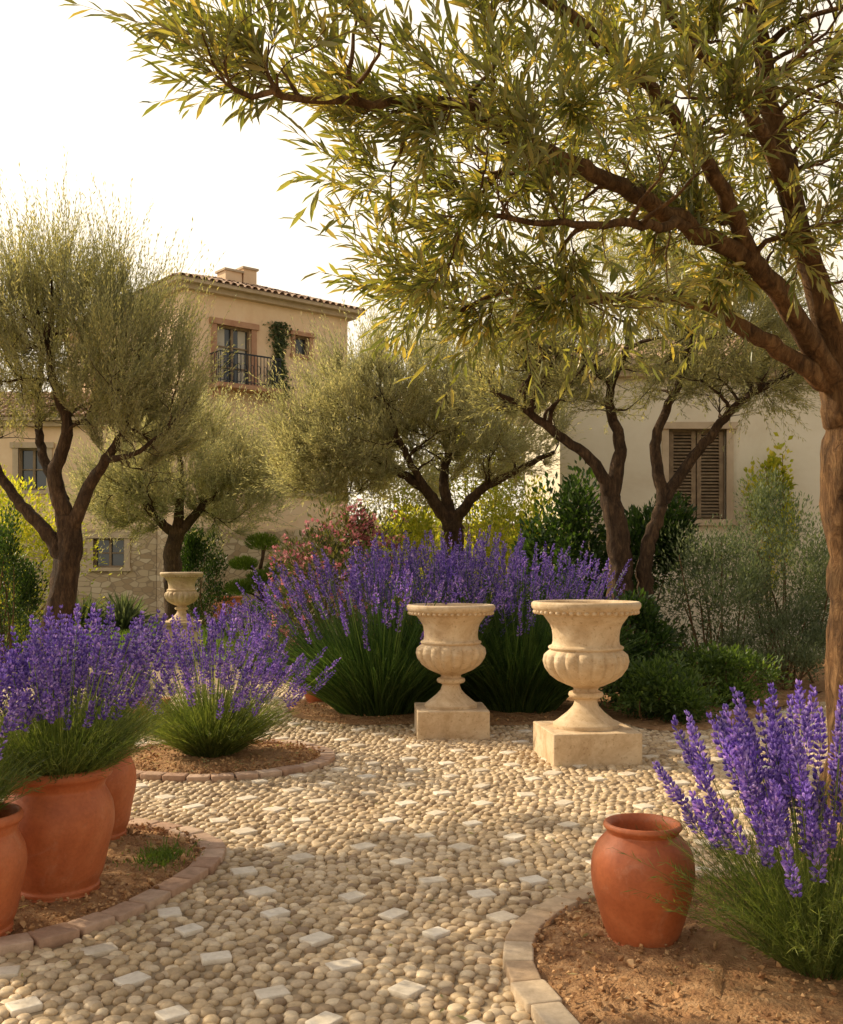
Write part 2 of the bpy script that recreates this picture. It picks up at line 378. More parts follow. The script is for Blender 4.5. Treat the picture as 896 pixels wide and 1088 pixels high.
bed_left = catmull([(-4.2, 3.4), (-2.4, 3.75), (-1.62, 3.98), (-1.27, 4.38), (-1.07, 4.95), (-1.09, 5.38), (-1.35, 5.72), (-1.85, 5.95), (-2.8, 6.2), (-4.2, 6.1)], 60)
th = np.linspace(0, 2 * math.pi, 50)[:-1]
bed_round = np.stack([-1.58 + .86 * np.cos(th), 7.9 + .74 * np.sin(th)], -1)
bed_right = catmull([(.62, 2.7), (.47, 3.2), (.37, 3.65), (.38, 4.0), (.50, 4.32), (.78, 4.62), (1.25, 4.86), (1.9, 5.1), (2.8, 6.6), (4.5, 6.8), (4.5, 2.4)], 70)
bed_mid = catmull([(-1.25, 10.1), (-.7, 9.65), (.1, 9.65), (.9, 9.6), (1.55, 9.9), (1.7, 11), (1.0, 12.2), (-.6, 12.3), (-1.4, 11.2), (-1.25, 10.1)], 50)[:-1]
bed_far = catmull([(1.75, 9.9), (2.2, 9.25), (2.9, 9.6), (3.5, 10.6), (4.6, 11.3), (6.5, 11.6), (9, 11.8), (9, 15.8), (1.7, 15.8), (1.75, 9.9)], 60)[:-1]
beds = [bed_left, bed_round, bed_right, bed_mid, bed_far]

def make_bed(name, poly, edge_mat=None, closed=True, hmax=.05, chips=2500, brick=.19):
    e = empty(name)
    poly = np.asarray(poly); c = poly.mean(0); n = len(poly)
    rings = np.linspace(1, 0, 16)[:-1]
    vs = []
    for k, s in enumerate(rings):
        p = c + (poly - c) * s
        z = .012 + hmax * (1 - s ** 3) + rng.normal(size=n) * (.008 if k else 0)
        vs.append(np.concatenate([p, z[:, None]], 1))
    vs = np.concatenate(vs); vs = np.vstack([vs, [c[0], c[1], hmax + .012]])
    f = [[k * n + i, k * n + (i + 1) % n, (k + 1) * n + (i + 1) % n, (k + 1) * n + i] for k in range(len(rings) - 1) for i in range(n)]
    t = [[(len(rings) - 1) * n + i, (len(rings) - 1) * n + (i + 1) % n, len(vs) - 1] for i in range(n)]
    mb = MB(); mb.add(vs, [np.array(f), np.array(t)])
    lo, hi = poly.min(0), poly.max(0)
    x = rng.uniform(lo[0], hi[0], chips * 2); y = rng.uniform(lo[1], hi[1], chips * 2)
    k = in_poly(x, y, c + (poly - c) * .95); x, y = x[k], y[k]; N = len(x)
    z = .012 + hmax * .5 * np.ones(N) + rng.uniform(-.01, .025, N)
    sz = rng.gamma(2, .0028, N) + .002
    B = dir_basis(rng.normal(size=(N, 3)) * np.array([1, 1, .5]))
    mb.inst(OCT, np.stack([x, y, z], -1), B, np.stack([sz * 1.7, sz * 2.4, sz * 1.3], -1), 1)
    kk = rng.choice(N, min(N, 200), replace=False); D = rng.normal(size=(len(kk), 3)) * np.array([1, 1, .12])
    mb.inst(LEAF4, np.stack([x[kk], y[kk], z[kk] + .02], -1), dir_basis(D), np.stack([np.full(len(kk), .012), rng.uniform(.03, .06, len(kk)), np.full(len(kk), .02)], -1), 2)
    mb.build('soil', [M['soil'], M['soil_mulch'], M['leaf_mid']], e)
    if edge_mat:
        P = np.vstack([poly, poly[:1]]) if closed else poly
        seg = np.sqrt((np.diff(P, axis=0) ** 2).sum(1)); cum = np.concatenate([[0], np.cumsum(seg)])
        nb = int(cum[-1] / brick); s = (np.arange(nb) + .5) * cum[-1] / nb
        px = np.interp(s, cum, P[:, 0]); py = np.interp(s, cum, P[:, 1])
        dx = np.interp(s + .05, cum, P[:, 0]) - np.interp(s - .05, cum, P[:, 0]); dy = np.interp(s + .05, cum, P[:, 1]) - np.interp(s - .05, cum, P[:, 1])
        a = np.arctan2(dy, dx) + rng.normal(size=nb) * .03
        mb = MB()
        mb.inst(BRICK, np.stack([px, py, .024 + rng.normal(size=nb) * .003], -1), yaw_basis(a),
                np.stack([cum[-1] / nb / 2 - .004 + rng.normal(size=nb) * .002, np.full(nb, .058) + rng.normal(size=nb) * .003, np.full(nb, .026)], -1), 0, True)
        mb.build('edging', [M[edge_mat]], e)
    return e
make_bed('flower_bed', bed_left, 'edge_pink', closed=False, chips=9000, brick=.17)
make_bed('flower_bed', bed_round, 'edge_pink', chips=4000, brick=.16)
make_bed('flower_bed', bed_right, 'edge_cream', closed=False, chips=16000, brick=.19)
make_bed('flower_bed', bed_mid, None, chips=2000)
make_bed('flower_bed', bed_far, None, chips=2000)

def on_path(x, y, grow=1.0):
    k = np.ones(x.shape, bool)
    for b in beds:
        b = np.asarray(b); c = b.mean(0); k &= ~in_poly(x, y, c + (b - c) * grow)
    return k
sp = .36; ii, jj = np.meshgrid(np.arange(-40, 40), np.arange(-40, 60)); ca, sa = math.cos(.62), math.sin(.62)
sx = (ii * ca - jj * sa).ravel() * sp; sy = (ii * sa + jj * ca).ravel() * sp
sx = sx + np.sin(sy * 1.3) * .12 + rng.normal(size=sx.shape) * .025; sy = sy + np.sin(sx * 1.1) * .1 + rng.normal(size=sy.shape) * .025
k = (sy > 2.2) & (sy < 12) & (np.abs(sx) < .5 * sy + 1.2) & on_path(sx, sy, 1.1) & (rng.random(sx.shape) > .08)
sx, sy = sx[k], sy[k]
kd = kdtree.KDTree(len(sx))
for i in range(len(sx)): kd.insert((sx[i], sy[i], 0), i)
kd.balance()
mb = MB()
mb.inst(BRICK, np.stack([sx, sy, np.full(len(sx), .010)], -1), yaw_basis(.62 + rng.normal(size=len(sx)) * .22),
        np.stack([rng.uniform(.044, .064, len(sx)), rng.uniform(.038, .054, len(sx)), rng.uniform(.012, .016, len(sx))], -1), 1, True)
def pebbles(y0, y1, d, tmpl, zc, zs):
    rows = int((y1 - y0) / (d * .866)); X = []; Y = []
    for r in range(rows):
        y = y0 + r * d * .866; hw = .46 * y + 1.0
        xs = np.arange(-hw, hw, d) + (r % 2) * d / 2
        X.append(xs); Y.append(np.full(len(xs), y))
    X = np.concatenate(X); Y = np.concatenate(Y)
    X += rng.normal(size=X.shape) * d * .17 + np.sin(Y * 3) * .05 + np.sin(Y * 7 + X * 3) * .015; Y += rng.normal(size=Y.shape) * d * .17 + np.sin(X * 2.3) * .07 + np.sin(X * 6) * .02
    k = on_path(X, Y, 1.0)
    X, Y = X[k], Y[k]
    dd = np.array([kd.find((X[i], Y[i], 0))[2] for i in range(len(X))]); k = dd > .066
    X, Y = X[k], Y[k]; n = len(X)
    s = d * .53 * np.clip(rng.normal(1, .15, n), .6, 1.35); asp = rng.uniform(.74, 1.0, n)
    mb.inst(tmpl, np.stack([X, Y, np.full(n, zc)], -1), yaw_basis(rng.uniform(0, 6.28, n)), np.stack([s, s * asp, np.full(n, zs) * rng.uniform(.7, 1.25, n)], -1), 0, True)
pebbles(2.2, 6.6, .055, DOMEH, .006, .016)
pebbles(6.6, 12.8, .055, DOME, .004, .016)
n = 260; x = rng.uniform(-2.5, 3, n); y = rng.uniform(3, 10, n); k = on_path(x, y); x, y = x[k], y[k]; n = len(x)
D = rng.normal(size=(n, 3)) * np.array([1, 1, .12])
mb.inst(LEAF4, np.stack([x, y, np.full(n, .026)], -1), dir_basis(D), np.stack([np.full(n, .011), rng.uniform(.03, .055, n), np.full(n, .02)], -1), 2)
mb.build('paving_stones', [M['pebble'], M['sett'], M['leaf_mid']], path)

# ------------------------------------------------------------------ urns
def urn(name, loc, s=1.0, plinth=.25, plw=.34, yaw=0.1):
    e = empty(name); e.location = (loc[0], loc[1], 0)
    key = [(.25, 0), (.25, .03), (.235, .04), (.22, .05), (.19, .075), (.14, .115), (.10, .16), (.085, .20), (.085, .215), (.10, .222), (.128, .232), (.135, .25), (.128, .268), (.10, .278), (.092, .29),
           (.10, .305), (.15, .325), (.21, .355), (.265, .40), (.305, .46), (.318, .51), (.31, .555), (.285, .585), (.272, .595), (.285, .602), (.29, .612), (.285, .622), (.262, .632),
           (.255, .66), (.255, .70), (.262, .75), (.28, .80), (.305, .84), (.33, .862), (.35, .868), (.352, .88), (.375, .888), (.40, .90), (.415, .918), (.42, .935), (.418, .955), (.405, .967), (.385, .968), (.365, .960), (.35, .93), (.32, .85), (.24, .74), (.0, .70)]
    key = np.array(key); P = []
    for i in range(len(key) - 1):
        for t in (0, .34, .67): P.append(key[i] * (1 - t) + key[i + 1] * t)
    P.append(key[-1]); P = np.array(P) * s; P[:, 1] += plinth
    def gad(z):
        zz = (z - plinth) / s
        return .10 * np.clip((zz - .315) / .06, 0, 1) * np.clip((.60 - zz) / .04, 0, 1)
    mb = MB(); lathe(mb, P, 144, 0, gad=gad)
    n = 44; a = np.arange(n) / n * 2 * math.pi
    pos = np.stack([.388 * s * np.cos(a), .388 * s * np.sin(a), np.full(n, plinth + .888 * s)], -1)
    mb.inst(ICO2, pos, yaw_basis(a), np.array([.022, .02, .018]) * s, 0, True)
    mb.build('bowl_and_stem', [M['limestone']], e)
    mb = MB(); B = yaw_basis(np.array([yaw]))
    t = bm_template('box', bev=.045, seg=2)
    if plinth < .5:
        mb.inst(t, [[0, 0, plinth / 2]], B, [[plw, plw, plinth / 2 - .001]], 0, False)
    else:
        mb.inst(t, [[0, 0, .08]], B, [[plw, plw, .08]], 0); mb.inst(t, [[0, 0, plinth / 2 + .05]], B, [[plw * .82, plw * .82, plinth / 2 - .11]], 0)
        mb.inst(t, [[0, 0, plinth - .03]], B, [[plw * .95, plw * .95, .029]], 0)
    mb.build('plinth', [M['limestone']], e)
urn('stone_urn', (1.27, 8.0), 1.0, .25, .34, .12)
urn('stone_urn', (.26, 9.13), .93, .25, .31, .05)
urn('stone_urn', (-4.17, 18.0), .88, .52, .36, .2)

# ------------------------------------------------------------------ terracotta pots
def pot(name, loc, H, rb, rr, rbase, style=0):
    e = empty(name); e.location = (loc[0], loc[1], loc[2] if len(loc) > 2 else .04)
    if style == 0:
        key = [(0, 0), (rbase, 0), (rbase * 1.08, .02 * H), (rbase * 1.1, .05 * H), (rbase * 1.06, .07 * H), (rbase * 1.2, .16 * H), (rb * .9, .34 * H), (rb * .985, .5 * H), (rb, .6 * H), (rb * .97, .7 * H), (rb * .88, .79 * H),
               (rb * .83, .83 * H), (rb * .84, .86 * H), (rr * .93, .90 * H), (rr, .93 * H), (rr * 1.01, .965 * H), (rr * .985, .99 * H), (rr * .95, H), (rr * .90, .99 * H), (rr * .86, .95 * H), (rr * .8, .86 * H), (rr * .78, .8 * H)]
    else:
        key = [(0, 0), (rbase, 0), (rbase * 1.06, .02 * H), (rbase * 1.2, .1 * H), (rb * .86, .26 * H), (rb * .97, .44 * H), (rb, .58 * H), (rb * .97, .71 * H), (rb * .88, .81 * H), (rr * 1.02, .875 * H), (rr * .93, .905 * H), (rr * .93, .92 * H),
               (rr * .99, .945 * H), (rr * 1.03, .965 * H), (rr * 1.01, .99 * H), (rr * .95, H), (rr * .88, .985 * H), (rr * .82, .94 * H), (rr * .85, .84 * H), (rr * .9, .76 * H)]
    P = catmull(key, 90); P[:, 0] = np.maximum(P[:, 0], 0)
    mb = MB(); lathe(mb, P, 72, 0); mb.build('vessel', [M['terracotta']], e)
    rs = rr * .84; mb = MB(); lathe(mb, [(0.001, .86 * H), (rs * .6, .855 * H), (rs, .84 * H)], 32, 0); mb.build('potting_soil', [M['soil']], e)
pot('terracotta_pot', (-1.63, 4.64), .56, .245, .235, .165, 0)
pot('terracotta_pot', (-1.78, 4.10), .48, .205, .19, .14, 0)
pot('terracotta_pot', (-1.74, 5.55), .52, .205, .19, .14, 0)
pot('terracotta_pot', (.865, 4.05), .455, .2, .148, .125, 1)
pot('terracotta_pot', (-1.12, 11.2, 0), .36, .17, .15, .11, 0)
pot('terracotta_pot', (-2.45, 9.3, 0), .3, .2, .19, .13, 0)
pot('terracotta_pot', (-4.9, 26.2, 0), .7, .4, .36, .22, 0)

# ------------------------------------------------------------------ lavender
def lavender(name, base, H, base_r, tilt, nspk, spk_len, spk_r, nfl, nfol, fol_h, fol_tilt, fw, needles=0, fmat='lav_green', fl=.016, seed=1, droop=.25, lean=(0, 0), lmin=.62):
    global rng
    rng = np.random.default_rng(seed)
    mb = MB(); base = np.array(base, float)
    def fan(n, L, tl, cur, S):
        a = rng.uniform(0, 2 * math.pi, n); q = rng.random(n) ** .55
        b = base + np.stack([base_r * q * np.cos(a), base_r * q * np.sin(a), np.zeros(n)], -1)
        a2 = a + rng.normal(size=n) * .25; th = tl * q * rng.uniform(.8, 1.15, n) + rng.normal(size=n) * .05
        o = np.stack([np.cos(a2), np.sin(a2), np.zeros(n)], -1)
        d = o * np.sin(th)[:, None] + np.array([0, 0, 1.]) * np.cos(th)[:, None] + np.array([lean[0], lean[1], 0])
        LL = L(n, q)
        t = np.linspace(0, 1, S)[None, :, None]
        bow = o * (cur * rng.uniform(.5, 1.5, n) * q)[:, None] - np.array([0, 0, 1.]) * (cur * .6 * q)[:, None]
        P = b[:, None] + d[:, None] * LL[:, None, None] * t + bow[:, None] * LL[:, None, None] * t ** 2
        P[..., 2] = np.maximum(P[..., 2], .03)
        return P
    P = fan(nfol, lambda n, q: fol_h * rng.uniform(.55, 1.08, n), fol_tilt, droop, 6)
    W = fw * np.linspace(1, .35, 6)[None] * rng.uniform(.7, 1.3, (nfol, 1))
    ribbons(mb, P, W, 0)
    if needles:
        t = rng.uniform(.12, 1.0, (nfol, needles)); idx = t * 5; i0 = np.minimum(idx.astype(int), 4); fr = (idx - i0)[..., None]
        ar = np.arange(nfol)[:, None]
        pos = P[ar, i0] * (1 - fr) + P[ar, i0 + 1] * fr; T = nrm(P[ar, i0 + 1] - P[ar, i0])
        D = T * .85 + nrm(rng.normal(size=T.shape)) * .6
        pos = pos.reshape(-1, 3); D = D.reshape(-1, 3); N = len(pos)
        mb.inst(LEAF4, pos, dir_basis(D), np.stack([np.full(N, fw * .85), rng.uniform(.028, .055, N), np.full(N, .01)], -1), 0)
    P = fan(nspk, lambda n, q: H * (lmin + (1.05 - lmin) * rng.random(n) ** .7) * (1 - .08 * q), tilt, droop * .15, 7)
    ribbons(mb, P, np.full((nspk, 7), max(fw * .9, .004)), 0)
    tip = P[:, -1]; ax = nrm(P[:, -1] - P[:, -2]); ls = spk_len * rng.uniform(.6, 1.25, nspk)
    ax = nrm(ax + rng.normal(size=ax.shape) * .05 + np.array([0, 0, .12]))
    m = nfl; whorls = (max(6, int(spk_len / .021)))
    wt = np.floor(rng.random((nspk, m)) ** 1.15 * whorls) / whorls + rng.normal(size=(nspk, m)) * .007
    wt = np.clip(wt, 0, 1)
    X = nrm(np.cross(ax, np.array([.3, .9, .2]))); Y = np.cross(ax, X)
    ph = rng.uniform(0, 2 * math.pi, (nspk, m))
    rad = np.cos(ph)[..., None] * X[:, None] + np.sin(ph)[..., None] * Y[:, None]
    prof = np.sin(np.clip(wt * .78 + .22, 0, 1) * math.pi) ** .5
    pos = tip[:, None] + ax[:, None] * ((wt - .6) * ls[:, None])[..., None] + rad * (spk_r * .35 * prof)[..., None]
    D = rad * (.8 * (1 - wt * .6))[..., None] + ax[:, None] * (.55 + .6 * wt)[..., None] + rng.normal(size=rad.shape) * .12
    sc = (fl * rng.uniform(.7, 1.2, (nspk, m)) * (.6 + .45 * prof)).ravel()
    mb.inst(OCT, pos.reshape(-1, 3), dir_basis(D.reshape(-1, 3)), np.stack([sc * .62, sc * (spk_r / fl * .75 + .55), sc * .62], -1), 1)
    return mb.build(name, [M[fmat], M['lav_flower']])

lavender('lavender_plant', (1.42, 3.70, .05), .95, .10, .54, 115, .23, .022, 125, 760, .64, .80, .0034, 36, 'lav_green', .017, 3, .18, lmin=.6)
lavender('lavender_plant', (-1.63, 4.64, .50), .78, .13, .56, 110, .20, .018, 90, 1700, .42, .78, .0042, 8, 'lav_green', .016, 4, .22, lmin=.55)
lavender('lavender_plant', (-1.86, 4.10, .46), .72, .10, .48, 45, .19, .018, 90, 900, .36, .7, .0042, 8, 'lav_green', .016, 5, .2, lmin=.6)
lavender('lavender_plant', (-1.74, 5.55, .48), .76, .12, .50, 70, .20, .018, 80, 1200, .40, .7, .0042, 6, 'lav_green', .016, 6, .2, lmin=.55)
lavender('lavender_plant', (-2.75, 5.3, .05), 1.28, .18, .46, 90, .20, .019, 70, 1300, .80, .7, .005, 6, 'lav_green', .016, 7, .22)
lavender('lavender_plant', (-1.60, 7.9, .05), 1.05, .16, .80, 165, .24, .022, 70, 2600, .54, .85, .006, 5, 'lav_green', .018, 8, .22, lmin=.58)
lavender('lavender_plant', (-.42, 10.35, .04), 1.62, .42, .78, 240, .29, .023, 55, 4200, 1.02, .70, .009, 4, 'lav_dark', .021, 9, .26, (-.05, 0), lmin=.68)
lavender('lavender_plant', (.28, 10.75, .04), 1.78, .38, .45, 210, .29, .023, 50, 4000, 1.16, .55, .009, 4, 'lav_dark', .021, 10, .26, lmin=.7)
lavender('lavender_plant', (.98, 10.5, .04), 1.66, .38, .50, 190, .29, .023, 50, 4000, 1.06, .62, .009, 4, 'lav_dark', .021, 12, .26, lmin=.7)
lavender('lavender_plant', (-2.25, 14.4, .02), .98, .25, .60, 130, .24, .024, 34, 1500, .5, .7, .012, 0, 'lav_green', .024, 13, .25, lmin=.55)
rng = np.random.default_rng(99)

# ------------------------------------------------------------------ trees
def sample_blobs(blobs, n, hollow=0.0):
    w = np.array([b[2] for b in blobs], float); w /= w.sum()
    idx = rng.choice(len(blobs), n, p=w)
    d = nrm(rng.normal(size=(n, 3))); r = (hollow ** 3 + (1 - hollow ** 3) * rng.random(n)) ** (1 / 3)
    C = np.array([b[0] for b in blobs])[idx]; R = np.array([b[1] for b in blobs])[idx]
    return C + d * r[:, None] * R

def olive_tree(name, limbs, blobs, n2, n3, nsp, spl, nleaf, lsize, leafmat, up=.4, barkm='bark', seed=1, leaf=LEAF4, r2=.03, r3=.010, twigm='twig_pale', sprig_r=.004, droop=0.0, gam=1.2):
    global rng
    rng = np.random.default_rng(seed)
    e = empty(name); mb = MB()
    NP, ND, NR = [], [], []
    for pts, r0, r1 in limbs:
        L = np.sqrt((np.diff(np.array(pts), axis=0) ** 2).sum(1)).sum(); n = max(10, int(L / .08))
        P = catmull(pts, n); P[1:-1] += rng.normal(size=P[1:-1].shape) * .009
        t = np.linspace(0, 1, n); R = r0 + (r1 - r0) * t ** .8
        if pts[0][2] < .1: R = R * (1 + .75 * np.exp(-P[:, 2] / .18))
        tube(mb, P, R, 16 if r0 > .05 else 8, 0, .12 if r0 > .05 else .05)
        T = nrm(np.gradient(P, axis=0)); s = 0 if pts[0][2] > .5 else int(n * .6)
        NP += list(P[s:]); ND += list(T[s:]); NR += list(R[s:])
    cc = np.average([b[0] for b in blobs], axis=0, weights=[b[2] for b in blobs])
    def grow(targets, rmax, sides, up_, npt):
        A = np.array(NP); DD = np.array(ND); RR = np.array(NR)
        newp, newd, newr = [], [], []
        for T in targets:
            dv = T - A; dist = np.sqrt((dv ** 2).sum(1))
            cosn = (dv * DD).sum(1) / np.maximum(dist, 1e-6)
            cost = dist * (1.35 - .35 * cosn) + np.maximum(0, .12 - dist)
            k = int(np.argmin(cost)); p0 = A[k]; L = max(dist[k], .02)
            d0 = nrm(DD[k] * .8 + nrm(dv[k]) * .6)
            d1 = nrm(nrm(dv[k]) + np.array([0, 0, up_]) + rng.normal(size=3) * .2)
            p1 = p0 + d0 * L * .35; p2 = T - d1 * L * .3
            t = np.linspace(0, 1, npt)[:, None]
            P = (1 - t) ** 3 * p0 + 3 * (1 - t) ** 2 * t * p1 + 3 * (1 - t) * t * t * p2 + t ** 3 * T
            P[1:-1] += rng.normal(size=P[1:-1].shape) * L * .012
            r0 = min(rmax * (.5 + .5 * min(1, L / .8)), RR[k] * .8); R = np.linspace(r0, r0 * .35, npt)
            tube(mb, P, R, sides, 0)
            TT = nrm(np.gradient(P, axis=0))
            newp += list(P[1:]); newd += list(TT[1:]); newr += list(R[1:])
        return newp, newd, newr
    t2 = sample_blobs(blobs, n2); t2 = t2[np.argsort(((t2 - limbs[0][0][-1]) ** 2).sum(1))]
    for chunk in np.array_split(t2, 3):
        p, d, r = grow(chunk, r2, 6, up * .5, 9); NP += p; ND += d; NR += r
    t3 = sample_blobs(blobs, n3, .35)
    p3, d3, r3_ = grow(t3, r3, 4, up, 6)
    mb.build('trunk_and_branches', [M[barkm]], e)
    p3 = np.array(p3).reshape(-1, 5, 3)[:, 1:].reshape(-1, 3); d3 = np.array(d3).reshape(-1, 5, 3)[:, 1:].reshape(-1, 3)
    wts = rng.gamma(gam, 1, len(p3) // 4).repeat(4); wts /= wts.sum()
    k = rng.choice(len(p3), nsp, p=wts)
    S0 = p3[k]; out_ = nrm(S0 - cc)
    D = nrm(d3[k] * .55 + out_ * .35 + np.array([0, 0, up]) + nrm(rng.normal(size=S0.shape)) * .45)
    L = spl * np.clip(rng.gamma(4, .24, nsp), .4, 2.0)
    curve = (np.array([0, 0, 1.]) * up * .3 - np.array([0, 0, 1.]) * droop + rng.normal(size=D.shape) * .12)
    ml = MB()
    S = 4; t = np.linspace(0, 1, S)[None, :, None]
    Pr = S0[:, None] + D[:, None] * L[:, None, None] * t + curve[:, None] * L[:, None, None] * t ** 2
    ribbons(ml, Pr, np.full((nsp, S), sprig_r * 2) * np.linspace(1, .4, S)[None], 1)
    t = (np.arange(nleaf)[None] + rng.uniform(0, .8, (nsp, nleaf))) / nleaf * .92 + .08
    pos = S0[:, None] + D[:, None] * (L[:, None] * t)[..., None] + curve[:, None] * (L[:, None] * t ** 2)[..., None]
    X = nrm(np.cross(D, rng.normal(size=D.shape))); Y = np.cross(D, X)
    ph = (np.arange(nleaf) * 2.4)[None] + rng.uniform(0, 6.28, (nsp, 1)) + rng.normal(size=(nsp, nleaf)) * .3
    rad = np.cos(ph)[..., None] * X[:, None] + np.sin(ph)[..., None] * Y[:, None]
    LD = nrm(D[:, None] * (.7 + .5 * t)[..., None] + rad * (.75 - .3 * t)[..., None] + rng.normal(size=rad.shape) * .12 + curve[:, None] * t[..., None])
    N = nsp * nleaf; sc = rng.uniform(.6, 1.2, N)
    ml.inst(leaf, pos.reshape(-1, 3), dir_basis(LD.reshape(-1, 3)), np.stack([sc * lsize[1], sc * lsize[0], sc * lsize[0] * .9], -1), 0, True)
    ml.build('foliage', [M[leafmat], M[twigm]], e)
    return e

olive_tree('olive_tree',
    [([(-4.62, 13, 0), (-4.6, 13, .6), (-4.5, 13.02, 1.2), (-4.42, 13, 1.75), (-4.45, 13, 2.1)], .20, .14),
     ([(-4.48, 13, 1.55), (-4.75, 13.05, 1.95), (-5.15, 13.1, 2.35), (-5.5, 13.2, 2.9), (-5.8, 13.2, 3.6)], .11, .035),
     ([(-4.45, 13, 2.0), (-4.58, 12.95, 2.6), (-4.42, 12.9, 3.2), (-4.62, 12.9, 4.0), (-4.6, 12.9, 4.8)], .12, .03),
     ([(-4.45, 13, 1.85), (-4.15, 12.9, 2.45), (-3.9, 12.8, 2.8), (-3.65, 12.8, 3.25), (-3.4, 12.7, 3.9)], .10, .03),
     ([(-4.5, 13, 2.3), (-4.85, 13.3, 2.9), (-5.0, 13.5, 3.6), (-5.0, 13.7, 4.3)], .08, .03),
     ([(-3.9, 12.8, 2.8), (-3.5, 12.6, 2.85), (-3.1, 12.5, 3.1)], .05, .02)],
    [((-4.5, 13, 4.25), (1.3, 1.3, 1.0), 3), ((-5.6, 13, 3.9), (1.05, 1.2, .95), 2), ((-3.6, 12.9, 3.75), (.85, 1.1, .9), 2), ((-3.4, 12.8, 3.0), (.6, .8, .45), .6), ((-4.5, 13, 4.6), (.8, .8, .6), 1)],
    80, 600, 6600, .54, 18, (.060, .0135), 'leaf_mid', .95, seed=21, sprig_r=.0025, gam=1.8)
olive_tree('olive_tree',
    [([(-5.2, 22, 0), (-5.25, 22, .8), (-5.3, 22, 1.6), (-5.2, 22, 2.3)], .24, .16),
     ([(-5.2, 22, 2.1), (-5.8, 22, 2.7), (-6.3, 22, 3.4)], .12, .04), ([(-5.2, 22, 2.1), (-4.6, 22, 2.8), (-4.0, 22, 3.4)], .12, .04), ([(-5.2, 22, 2.2), (-5.1, 22, 3.2), (-5.2, 22, 4.2)], .12, .04)],
    [((-5.0, 22, 3.6), (1.7, 1.8, 1.1), 3), ((-6.2, 22, 2.9), (1.1, 1.2, .8), 1.5), ((-3.9, 22, 2.9), (1.1, 1.2, .8), 1.5)],
    50, 450, 5600, .6, 15, (.085, .022), 'leaf_far_haze', .6, seed=22, sprig_r=.0035, gam=2.2)
olive_tree('olive_tree',
    [([(.45, 16, 0), (.42, 16, .9), (.5, 16, 1.7), (.45, 16, 2.3)], .20, .15),
     ([(.45, 16, 2.1), (.1, 15.9, 2.6), (-.4, 15.8, 2.95), (-1.1, 15.7, 3.3), (-1.8, 15.7, 3.5)], .11, .03),
     ([(.48, 16, 2.15), (.85, 15.8, 2.6), (1.4, 15.7, 2.9), (2.0, 15.6, 3.2)], .10, .03),
     ([(.45, 16, 2.2), (.35, 16.1, 2.9), (.5, 16.2, 3.6), (.4, 16.2, 4.4)], .10, .03),
     ([(.1, 15.9, 2.6), (-.3, 15.6, 3.3), (-.6, 15.5, 4.1)], .07, .025)],
    [((-1.0, 15.9, 3.6), (1.2, 1.3, .9), 2.5), ((1.0, 15.9, 3.5), (1.2, 1.3, .8), 2), ((-.1, 16, 4.2), (1.3, 1.2, .85), 2.2), ((-1.3, 15.8, 2.9), (.9, 1.0, .55), 1.4)],
    80, 650, 8800, .5, 16, (.068, .0155), 'leaf_far_haze', .55, seed=23, sprig_r=.0028, gam=2.2)
olive_tree('olive_tree',
    [([(2.35, 12, 0), (2.28, 12, .8), (2.3, 12, 1.6), (2.2, 12, 2.3)], .17, .12),
     ([(2.5, 12.1, 0), (2.62, 12.1, .9), (2.6, 12, 1.6), (2.85, 12, 2.3), (3.3, 11.9, 2.95), (3.7, 11.8, 3.4), (4.3, 11.7, 3.7)], .12, .03),
     ([(2.2, 12, 2.25), (2.0, 11.9, 2.65), (1.55, 11.8, 3.0), (1.1, 11.7, 3.3), (.7, 11.6, 3.5)], .085, .025),
     ([(2.2, 12, 2.25), (2.3, 12, 2.9), (2.2, 12.1, 3.5), (2.55, 12.1, 4.4)], .10, .03),
     ([(2.8, 12, 2.2), (2.75, 12.1, 3.0), (3.1, 12.2, 3.8), (3.2, 12.2, 4.5)], .08, .025)],
    [((2.4, 12, 4.2), (1.5, 1.4, .95), 3), ((3.6, 12, 4.0), (1.1, 1.2, .8), 2), ((1.3, 11.8, 3.7), (.8, 1.0, .6), 1.4), ((4.2, 11.8, 3.6), (.7, .8, .4), .6)],
    70, 550, 5600, .46, 16, (.060, .014), 'leaf_mid', .45, seed=24, sprig_r=.0025, gam=1.9)
# unseen olive added left of frame to cast dappled shade on the stones
olive_tree('olive_tree',
    [([(-5.6, 7.0, 0), (-5.55, 7.0, .8), (-5.6, 7.0, 1.6), (-5.5, 7.0, 2.2)], .18, .12), ([(-5.5, 7.0, 2.1), (-5.1, 6.9, 2.8), (-4.7, 6.9, 3.3)], .09, .03), ([(-5.5, 7.0, 2.1), (-6.1, 7.1, 2.9), (-6.6, 7.2, 3.5)], .09, .03), ([(-5.5, 7.0, 2.1), (-5.5, 6.8, 3.2), (-5.3, 6.7, 4.2)], .09, .03)],
    [((-5.3, 7.0, 4.0), (1.3, 1.3, .8), 2), ((-4.8, 7.4, 3.9), (.9, .9, .6), 1), ((-6.4, 7.2, 3.5), (.7, .8, .5), .7), ((-5.0, 8.2, 4.3), (.8, .8, .5), .8)],
    44, 190, 2300, .45, 16, (.068, .018), 'leaf_mid', .4, seed=28, gam=.45)
